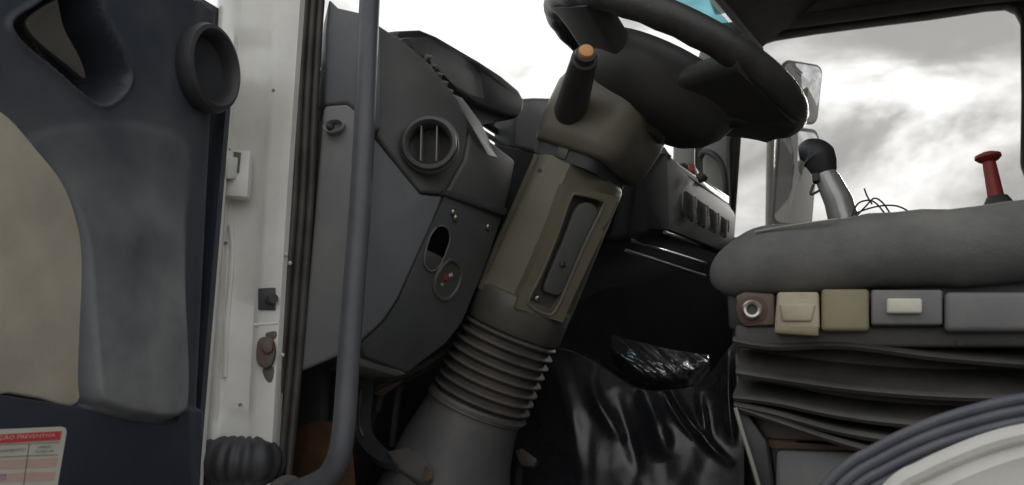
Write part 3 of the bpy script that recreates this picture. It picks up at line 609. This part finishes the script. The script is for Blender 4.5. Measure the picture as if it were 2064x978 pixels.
for i in range(145):
    s = .062-.155*i/144; ph_ = math.cos(i/144*6.2832*9); k = i/144
    w_ = .0035*ph_+.0035*abs(ph_)*(1 if ph_ > 0 else -1)*.5
    rg.append(ell(s, .080+.004*k+w_, .090+.004*k+w_, -.004*k))
obj('gaiter', loft(rg), 'gaiter_rubber', col, angle=70)
cone = [(-.085, .086, .096, -.006), (-.098, .089, .099, -.007), (-.10, .083, .093, -.007), (-.13, .087, .10, -.010), (-.18, .098, .11, -.008), (-.24, .112, .125, .002), (-.33, .132, .15, .02), (-.42, .15, .17, .04)]
cone = [(s, a, b_, d) for s, a, b_, d in cone]
obj('lower_cone', loft([ell(s, a, b_, d) for s, a, b_, d in cone]), 'cone_plastic', col, angle=40)
# ================================================================== STALK
sk = thing('control_stalk', 'fat black control stalk with orange end button on the steering column', 'control stalk', P(1150, 240, 1.12))
b0, b1 = P(1150, 222, 1.10), P(1178, 118, .97); sd_ = (b1-b0).normalized(); ln = (b1-b0).length
obj('sleeve', lathe(b0, sd_, ((.020, -.014), (.0262, -.007), (.0275, 0), (.024, ln*.5), (.0205, ln*.9), (.0198, ln), (.017, ln+.002)), 32), 'wheel_plastic', sk)
obj('tip_ring', lathe(b1, sd_, ((.0152, -.005), (.0157, .010), (.0148, .014), (.0120, .0145)), 28), 'black_plastic', sk)
obj('end_button', lathe(b1, sd_, ((.0114, .008), (.0114, .018), (.0102, .021), (.006, .0225)), 28), 'orange_plastic', sk)
# ================================================================== STEERING WHEEL
WC = P(1352, 130, 1.2); wt = Vector((.515, 0, .857)).normalized(); we = Vector((-.857, 0, .515)).normalized(); wy_ = -cy           # we forward-up, wy_ towards the door
sw_ = thing('steering_wheel', 'dark leather rimmed steering wheel seen from below with wide hub', 'steering wheel', WC)
def W(a, r, h=0): return WC+(we*math.cos(a)+wy_*math.sin(a))*r+wt*h
RW = .222
bm = loft([[W(2*math.pi*i/96, RW+.024*math.cos(6.2832*k/16), .024*math.sin(6.2832*k/16)+.001*math.sin(i*6.2832/96*24)*(math.sin(6.2832*k/16) < -.2)) for k in range(16)] for i in range(97)], cap=False)
bmesh.ops.remove_doubles(bm, verts=bm.verts[:], dist=1e-5)
obj('rim', bm, 'wheel_leather', sw_, angle=180)
prof_h = [(.03, -.120), (.092, -.115), (.118, -.100), (.136, -.078), (.146, -.052), (.148, -.024), (.134, -.006), (.06, .006), (.0, .008)]
obj('hub', loft([[W(2*math.pi*k/48, r, h) for k in range(48)] for r, h in prof_h[:-1]]), 'wheel_plastic', sw_, angle=60)
for a0 in (56, -56, 156, -156):
    rings = []
    for i in range(9):
        q = i/8; r = .09+(RW-.09)*q; hw = (.084+.012*q**3) if abs(a0) > 90 else .064-.006*q+.012*q**4; hh = .022-.002*q; h0 = -.050*(1-q)**1.2-.006
        a = math.radians(a0); cdir = we*math.cos(a)+wy_*math.sin(a); tdir = -we*math.sin(a)+wy_*math.cos(a)
        rings.append([WC+cdir*r+tdir*u+wt*(h0+v) for u, v in rrect(hw, hh, hh*.8, 4)])
    obj('spoke', loft(rings), 'wheel_plastic', sw_, angle=60)
obj('hub_column', lathe(WC, -wt, ((.06, .09), (.055, .11), (.05, .128)), 32), 'wheel_plastic', sw_)
# ================================================================== DRIVER SEAT
seat = thing('driver_seat', 'grey fabric driver seat on rusty suspension base with black bellows', 'seat', V(.1, 1.25, -.39))
rings = []
xs_ = [-.184+.09*(1-math.cos(math.pi/2*i/12)) for i in range(13)]+[-.094+.70*i/24 for i in range(1, 25)]
for x in xs_:
    e = min(1, (x+.184)/.09); rr = max(.05, math.sqrt(max(0, 1-(1-e)**2))); q = (x+.184)/.8
    zb = .136-.004*q; ztop = .228+.004*q; zc = (zb+ztop)/2-.012*(1-e); hz = (ztop-zb)/2*rr; hy = .27*(.7+.3*rr)
    wob = (.002*math.sin(x*37)+.0012*math.sin(x*91))*e
    rings.append([V(x, 1.245+u, zc+v+wob) for u, v in rrect(hy, hz, min(hz*.98, .06), 8)])
cu_ = obj('cushion', loft(rings), 'seat_fabric', seat, angle=80)
obj('cushion_seam', tube(cat([P(1522, 468, .985), P(1570, 459, .985), P(1630, 450, .985), P(1690, 442, .985)], 5), .0016, 6), 'strip_light', cu_)
obj('backrest', box(V(.68, 1.24, .52), .14, .5, .72, .05, Matrix.Rotation(-.15, 3, 'Y'), 4), 'seat_fabric', seat)
obj('seat_pan', box(V(.22, 1.25, .118), .76, .44, .05, .006), 'black_plastic', seat)
YS = .985
def SB(px0, py0, px1, py1, d, m_, name='control_block', bv=.004, parent=seat, y=YS):
    return obj(name, prism([P(px0, py0, y), P(px1, py0, y), P(px1, py1, y), P(px0, py1, y)], Vector((0, d, 0)), bv, 3), m_, parent)
br_ = obj('front_bracket', prism([P(*q, YS+.012) for q in ((1483, 596), (1500, 588), (1560, 592), (1562, 655), (1500, 658), (1486, 640))], Vector((0, .03, 0)), .003), 'rusty_steel', seat)
obj('bracket_patch', prism([P(*q, YS+.0105) for q in c2([(1488, 606), (1530, 598), (1546, 620), (1538, 646), (1500, 652), (1487, 636)], 4)], Vector((0, .002, 0)), .0006), 'rust', br_)
obj('bolt_eye', lathe(P(1516, 625, YS+.010), Vector((.1, -1, 0)), ((.0125, 0), (.0125, .006), (.010, .008), (.007, .007), (.0065, -.004)), 24, cap=False), 'steel', br_)
obj('bolt_hole', lathe(P(1516, 625, YS+.009), Vector((.1, -1, 0)), ((.0075, 0), (.0075, .001)), 16), 'rubber', br_)
sb = obj('rocker_switch', prism([P(*q, YS) for q in ((1566, 588), (1650, 588), (1652, 664), (1560, 664))], Vector((0, .04, 0)), .004, 3), 'switch_beige', seat)
obj('rocker_face', prism([P(*q, YS-.004) for q in ((1570, 612), (1644, 612), (1636, 648), (1576, 648))], Vector((0, .006, 0)), .003, 3), 'switch_beige', sb)
obj('rocker_foot', prism([P(*q, YS-.002) for q in ((1560, 658), (1650, 657), (1650, 678), (1560, 672))], Vector((0, .04, 0)), .003, 2), 'switch_olive', sb)
SB(1655, 582, 1752, 667, .045, 'switch_olive', 'olive_block', .005)
gp = SB(1756, 584, 1900, 655, .03, 'panel_grey', 'grey_plate', .003)
SB(1787, 601, 1859, 632, .012, 'button_white', 'white_button', .003, gp, YS-.008)
SB(1904, 588, 2120, 668, .05, 'panel_grey', 'side_cover', .006)
SB(1480, 655, 2140, 700, .03, 'bellows_rubber', 'lower_rail', .004, seat, YS+.02)
obj('rail_hole', lathe(P(1935, 690, YS+.019), Vector((0, -1, 0)), ((.004, -.001), (.004, .001)), 10), 'rubber', seat)
# bellows folds: each a lip that bulges out of the dark core
obj('bellows_core', prism([P(*q, YS+.075) for q in ((1486, 690), (2160, 705), (2160, 930), (1850, 905), (1640, 860), (1486, 810))], Vector((0, .35, 0)), .01), 'bellows_rubber', seat)
FOLD = [((1478, 688), (1560, 700), (1700, 698), (1900, 722), (2150, 742)), ((1484, 752), (1560, 764), (1720, 786), (1900, 800), (2150, 806)),
        ((1478, 802), (1560, 812), (1700, 840), (1860, 858), (2150, 872)), ((1480, 818), (1560, 835), (1680, 868), (1790, 888), (2050, 930)),
        ((1490, 824), (1560, 848), (1660, 882), (1750, 908), (2000, 970))]
for i, fl in enumerate(FOLD):
    th = (.022, .034, .024, .014, .010)[i]
    path = cat([P(*q, YS+.02) for q in fl], 8)
    pr = [(-.004, .0), (-.001, .005), (.004, .006), (.05, th*.9), (.055, th), (.05, th*.55), (.03, .004), (.01, -.002), (0, -.004)]
    rings = [[p+Vector((0, u, v)) for u, v in pr] for p in path]
    obj('bellows_fold', loft(rings), 'bellows_rubber', seat, angle=50)
obj('base_bracket', prism([P(*q, YS+.06) for q in ((1518, 842), (1700, 866), (1900, 900), (1900, 940), (1700, 892), (1560, 886), (1518, 878))], Vector((0, .1, 0)), .004), 'rusty_steel', seat)
obj('bracket_edge', prism([P(*q, YS+.055) for q in ((1520, 880), (1545, 886), (1620, 893), (1780, 905), (1780, 910), (1560, 904), (1524, 896))], Vector((0, .006, 0)), .001), 'rust', seat)
obj('base_box', prism([P(*q, YS+.05) for q in ((1562, 906), (1900, 914), (1900, 1150), (1556, 1150))], Vector((0, .3, 0)), .008), 'panel_grey', seat)
obj('base_plinth', box(V(.1, 1.25, -.27), .5, .42, .24, .01), 'black_plastic', seat)
bkt = [P(*q, YS+.03) for q in ((1480, 818), (1500, 824), (1545, 890), (1560, 1010), (1530, 1010), (1500, 900))]
obj('front_skirt', prism(bkt, Vector((0, .05, 0)), .004), 'black_plastic', seat)
obj('tension_rod', tube(cat([P(1482, 822, YS+.012), P(1496, 870, YS+.012), P(1518, 940, YS+.012), P(1538, 1010, YS+.012)], 6), .0026, 8), 'strip_light', seat)
# ================================================================== GEAR LEVER, PARKING LEVER, WIRES
gl = thing('gear_lever', 'gear lever with black boot shaped knob on grey shaft behind seat cushion', 'gear lever', P(1704, 470, 1.75))
obj('shaft', tube([P(1716, 500, 1.75), P(1690, 405, 1.75), P(1668, 360, 1.75), P(1656, 338, 1.75)], .026, 20, lambda q: .034-.012*q), 'lever_grey', gl)
kr = cat([P(1663, 352, 1.75), P(1658, 335, 1.75), P(1651, 318, 1.75), P(1640, 309, 1.75), P(1626, 306, 1.75), P(1610, 308, 1.75)], 5)
rad = [.024, .031, .037, .035, .029, .014]
def rk(q): f_ = q*5; i = min(4, int(f_)); return rad[i]+(rad[i+1]-rad[i])*(f_-i)
kb = tube(kr, .02, 20, rk); bmesh.ops.bevel(kb, geom=[e for e in kb.edges if e.calc_face_angle(0) > .9], offset=.012, segments=4, profile=.5, affect='EDGES', clamp_overlap=True)
obj('knob', kb, 'black_plastic', gl, angle=80)
obj('range_switch', box(P(1645, 360, 1.74), .016, .03, .02, .004), 'rubber', gl)
obj('lever_tunnel', box(V(.12, 1.80, -.02), .5, .2, .72, .02), 'black_plastic', gl)
obj('cable', tube(cat([P(1640, 372, 1.74), P(1634, 392, 1.74), P(1652, 384, 1.74)], 6), .003, 6), 'rubber', gl)
pl = thing('parking_lever', 'red mushroom-topped parking brake lever standing behind the seat', 'lever', P(2010, 440, 1.75))
lx = (P(1992, 320, 1.75)-P(2008, 400, 1.75)).normalized()
obj('stem', lathe(P(2008, 400, 1.75), lx, ((.0155, -.06), (.0155, -.02), (.015, 0), (.0132, .05), (.012, .085), (.013, .093)), 24), 'red_plastic', pl)
obj('cap', lathe(P(1992, 320, 1.75), lx, ((.012, -.008), (.019, -.004), (.0245, .002), (.0235, .008), (.016, .012)), 28), 'red_plastic', pl)
obj('lever_foot', lathe(P(2012, 410, 1.75), lx, ((.045, -.5), (.03, -.03), (.026, 0), (.019, .014)), 20), 'rubber', pl)
WIRES = [((1716, 440), (1728, 412), (1750, 404), (1768, 412), (1790, 440)), ((1722, 440), (1745, 416), (1762, 400), (1780, 410), (1800, 440)), ((1758, 412), (1748, 396), (1742, 380)), ((1700, 440), (1760, 418), (1810, 416), (1850, 440))]
wr = thing('wire_bundle', 'loose tangle of thin dark wires beside the gear lever', 'wires', P(1750, 445, 1.70))
for i, ww in enumerate(WIRES): obj('wire', tube(cat([P(*q, 1.70+.01*i) for q in ww], 6), .0019, 6), 'rubber', wr)
tg = obj('wire_rest', box(V(.14, 1.66, .10), .5, .08, .46, .02), 'black_plastic', wr)
# ================================================================== BLACK VINYL COVER, PLASTIC BAG, PEDALS
def top_y(x): return np.interp(x, [1020, 1100, 1150, 1200, 1250, 1280, 1320, 1400, 1440, 1470, 1500], [690, 694, 706, 728, 762, 782, 788, 780, 742, 700, 672])
FOLDS = [((1300, 795), (1330, 870), (1345, 930), 22, .022), ((1352, 790), (1400, 880), (1480, 940), 10, .016), ((1345, 800), (1365, 850), (1420, 900), 8, -.014), ((1412, 800), (1412, 830), (1430, 900), 9, .012),
         ((1190, 770), (1210, 840), (1260, 890), 14, .013), ((1240, 800), (1270, 880), (1290, 960), 13, -.009), ((1120, 720), (1150, 820), (1170, 960), 20, .010), ((1470, 720), (1462, 800), (1480, 900), 9, .018)]
nx, ny = 150, 110
TXg = np.linspace(1010, 1500, nx+1)[None, :].repeat(ny+1, 0); TY = top_y(TXg); JJ = (np.arange(ny+1)/ny)[:, None]
TYg = TY+(1120-TY)*JJ; DD = 1.50+.05*(1-JJ)**3+0*TXg
for f0, f1, f2, wd, am in FOLDS:
    best = np.full(TXg.shape, 1e9); tt = np.linspace(0, 1, 25); bl = [((1-t)**2*f0[0]+2*t*(1-t)*f1[0]+t*t*f2[0], (1-t)**2*f0[1]+2*t*(1-t)*f1[1]+t*t*f2[1], t) for t in tt]
    amp = np.zeros(TXg.shape)
    for (x0, y0, t0), (x1, y1, t1) in zip(bl, bl[1:]):
        h = np.clip(((TXg-x0)*(x1-x0)+(TYg-y0)*(y1-y0))/((x1-x0)**2+(y1-y0)**2), 0, 1); dd_ = np.hypot(TXg-x0-h*(x1-x0), TYg-y0-h*(y1-y0))
        m_ = dd_ < best; best = np.where(m_, dd_, best); amp = np.where(m_, np.sin(np.pi*np.clip(.12+.88*(t0+h*(t1-t0)), 0, 1)), amp)
    DD -= am*amp*np.exp(-(best/wd)**2)
rows = []
for j in range(ny+1):
    r = []
    for i in range(nx+1):
        x, y = float(TXg[j, i]), float(TYg[j, i])
        r.append(P(x, y, float(DD[j, i])-.016*noise.noise(Vector((x*.009, y*.006, 3.1)))-.002*noise.noise(Vector((x*.035, y*.018, 7.7)))))
    rows.append(r)
toprow = [p+Vector((0, .03, .004)) for p in rows[0]]; top2 = [p+Vector((0, .10, -.10)) for p in rows[0]]
bm = loft([top2, toprow]+rows, cap=False, closed=False)
tag(obj('vinyl_cover', bm, 'vinyl_black', angle=180), 'shiny wrinkled black vinyl sheet draped over the engine tunnel', 'vinyl cover')
tn = obj('engine_tunnel', prism([V(-.86, 1.60, -.40), V(.55, 1.60, -.40), V(.55, 1.60, .0), V(-.25, 1.60, .0), V(-.46, 1.60, -.01), V(-.56, 1.60, .03), V(-.86, 1.60, .04)], Vector((0, .75, 0)), .02), 'black_plastic', cab)
# loose film bag slumped in the dip of the cover
def bag_surf(a, b):                                    # a along, b across, both 0..1
    x = 1232+196*a; yt = 674+30*math.sin(a*2.2)*.3+a*34; yb = np.interp(a, [0, .25, .5, .8, 1], [726, 786, 796, 788, 742]); y = yt+(yb-yt)*b
    d = 1.68-.13*math.sin(math.pi*min(1, b*.92+.04))*math.sin(math.pi*(a*.86+.07))**.5
    u = (x-1232)*.8+(y-674)*.9; v = (y-674)*.8-(x-1232)*.6
    d -= .016*abs(noise.noise(Vector((u*.006, v*.045, .3))))*2+.011*abs(noise.noise(Vector((u*.013+4, v*.085, 5.1))))*2+.004*abs(noise.noise(Vector((u*.05, v*.13, 9.4))))
    return P(x, y, d)
top_ = [[bag_surf(i/80, j/54) for j in range(55)] for i in range(81)]
bm = bmesh.new(); GF = [[bm.verts.new(p) for p in r] for r in top_]; GB = [[bm.verts.new(p+Vector((0, .02+.05*math.sin(math.pi*i/80)*math.sin(math.pi*j/54), -.004))) for j, p in enumerate(r)] for i, r in enumerate(top_)]
for i in range(80):
    for j in range(54):
        bm.faces.new((GF[i][j], GF[i+1][j], GF[i+1][j+1], GF[i][j+1])); bm.faces.new((GB[i][j], GB[i][j+1], GB[i+1][j+1], GB[i+1][j]))
for i in range(80):
    for j in (0, 54): bm.faces.new((GF[i][j], GF[i+1][j], GB[i+1][j], GB[i][j]))
for j in range(54):
    for i in (0, 80): bm.faces.new((GF[i][j], GF[i][j+1], GB[i][j+1], GB[i][j]))
tag(obj('plastic_bag', bm, 'film', angle=180), 'crumpled shiny dark plastic bag lying on the black vinyl', 'plastic bag')
pe = thing('brake_pedal', 'bent black steel pedal with worn rubber pad beside steering column foot', 'pedal', P(770, 960, 1.12))
obj('arm', sweep(cat([P(740, 700, 1.16), P(738, 780, 1.14), P(732, 850, 1.12), P(742, 892, 1.11), P(775, 925, 1.10), P(812, 940, 1.09)], 6), [(.014, .006), (-.014, .006), (-.014, -.006), (.014, -.006)], Vector((.9, .42, 0))), 'black_plastic', pe)
obj('arm_edge', tube(cat([P(729, 775, 1.135), P(724, 850, 1.11), P(732, 880, 1.10)], 6), .0022, 6), 'steel', pe)
pd = obj('pad', prism([P(*q) for q in ((778, 908, 1.09), (838, 896, 1.10), (868, 940, 1.07), (872, 962, 1.06), (850, 976, 1.06), (800, 945, 1.08))], Vector((-.01, .02, -.012)), .005, 3), 'cone_plastic', pe)
obj('pad_wear', prism([P(*q) for q in ((858, 938, 1.066), (871, 950, 1.058), (870, 966, 1.057), (848, 974, 1.058))], Vector((0, .004, 0)), .001), 'rusty_steel', pe)
obj('pedal_bracket', prism([P(*q, 1.17) for q in ((728, 700), (800, 700), (812, 770), (770, 800), (730, 790))], Vector((-.02, .03, 0)), .004), 'rusty_steel', pe)
pe2 = thing('throttle_pedal', 'small brown worn pedal tip beyond the steering column foot', 'pedal', P(1060, 935, 1.35))
obj('pad', prism([P(*q, 1.36) for q in ((1036, 908), (1052, 902), (1084, 926), (1076, 942), (1048, 938))], Vector((-.01, .03, -.01)), .004), 'rusty_steel', pe2)
obj('pedal_stalk', tube([P(1050, 925, 1.38), P(1040, 1010, 1.40)], .01, 10), 'black_plastic', pe2)
hs = thing('cable_harness', 'bundle of dark cables hanging under the dashboard edge', 'cables', P(800, 760, 1.2))
for i, ww in enumerate((((735, 800), (770, 775), (840, 745), (930, 690)), ((760, 830), (775, 780), (830, 760), (920, 705)), ((790, 900), (800, 810), (815, 770), (870, 735)), ((745, 870), (765, 800), (790, 775), (900, 720)))):
    obj('cable', tube(cat([P(*q, 1.17+.03*i) for q in ww], 6), .007, 8), 'rubber', hs)
# ================================================================== WING MIRRORS
def mirror(corners, y, nrm, label, pole):
    c = P((corners[0]+corners[2])/2, (corners[1]+corners[3])/2, y)
    t = thing('wing_mirror', label, 'mirror', c, 'mirrors outside the far window')
    n_ = nrm.normalized(); a = Vector((0, 0, 1)).cross(n_).normalized(); b_ = n_.cross(a)
    hw = (corners[2]-corners[0])/2/FPX*(y*1.09)/max(.3, abs(a.dot(rt))); hh = (corners[3]-corners[1])/2/FPX*(y*1.09)
    rr = rrect(hw, hh, min(hw, hh)*.35, 6)
    obj('housing', loft([[c-n_*d+a*u*s+b_*v*s for u, v in rr] for d, s in ((.03, .7), (.026, .88), (.012, .98), (.0, 1.0), (-.006, .97))]), 'black_plastic', t, angle=60)
    def bulge(u, v): return .004+.022*(1-.5*(u/hw)**2-.5*(v/hh)**2)
    obj('glass', loft([[c+n_*bulge(u*s, v*s)+a*u*s*.92+b_*v*s*.92 for u, v in rr] for s in (1, .9, .8, .7, .6, .5, .4, .3, .2, .1, .03)]), 'mirror_glass', t, angle=80)
    return t, c
MN = Vector((.66, -.70, -.27))
m1, c1 = mirror((1570, 132, 1654, 242), 3.42, MN, 'small squarish convex wing mirror on top of the pole outside far window', 0)
m2, c2_ = mirror((1562, 268, 1644, 448), 3.42, Vector((.66, -.70, -.232)), 'tall rectangular wing mirror lower on the pole outside far window', 0)
obj('pole', tube([P(1558, 210, 3.47), P(1553, 300, 3.47), P(1550, 520, 3.47)], .018, 14), 'strip_light', m2)
obj('bracket_arm', tube([P(1550, 515, 3.47), V(-.40, 3.2, .52), V(-.45, 3.12, .45)], .02, 12), 'black_plastic', m2)
obj('stay', tube([P(1558, 215, 3.47), c1-MN.normalized()*.05], .014, 10), 'pillar_trim', m1)
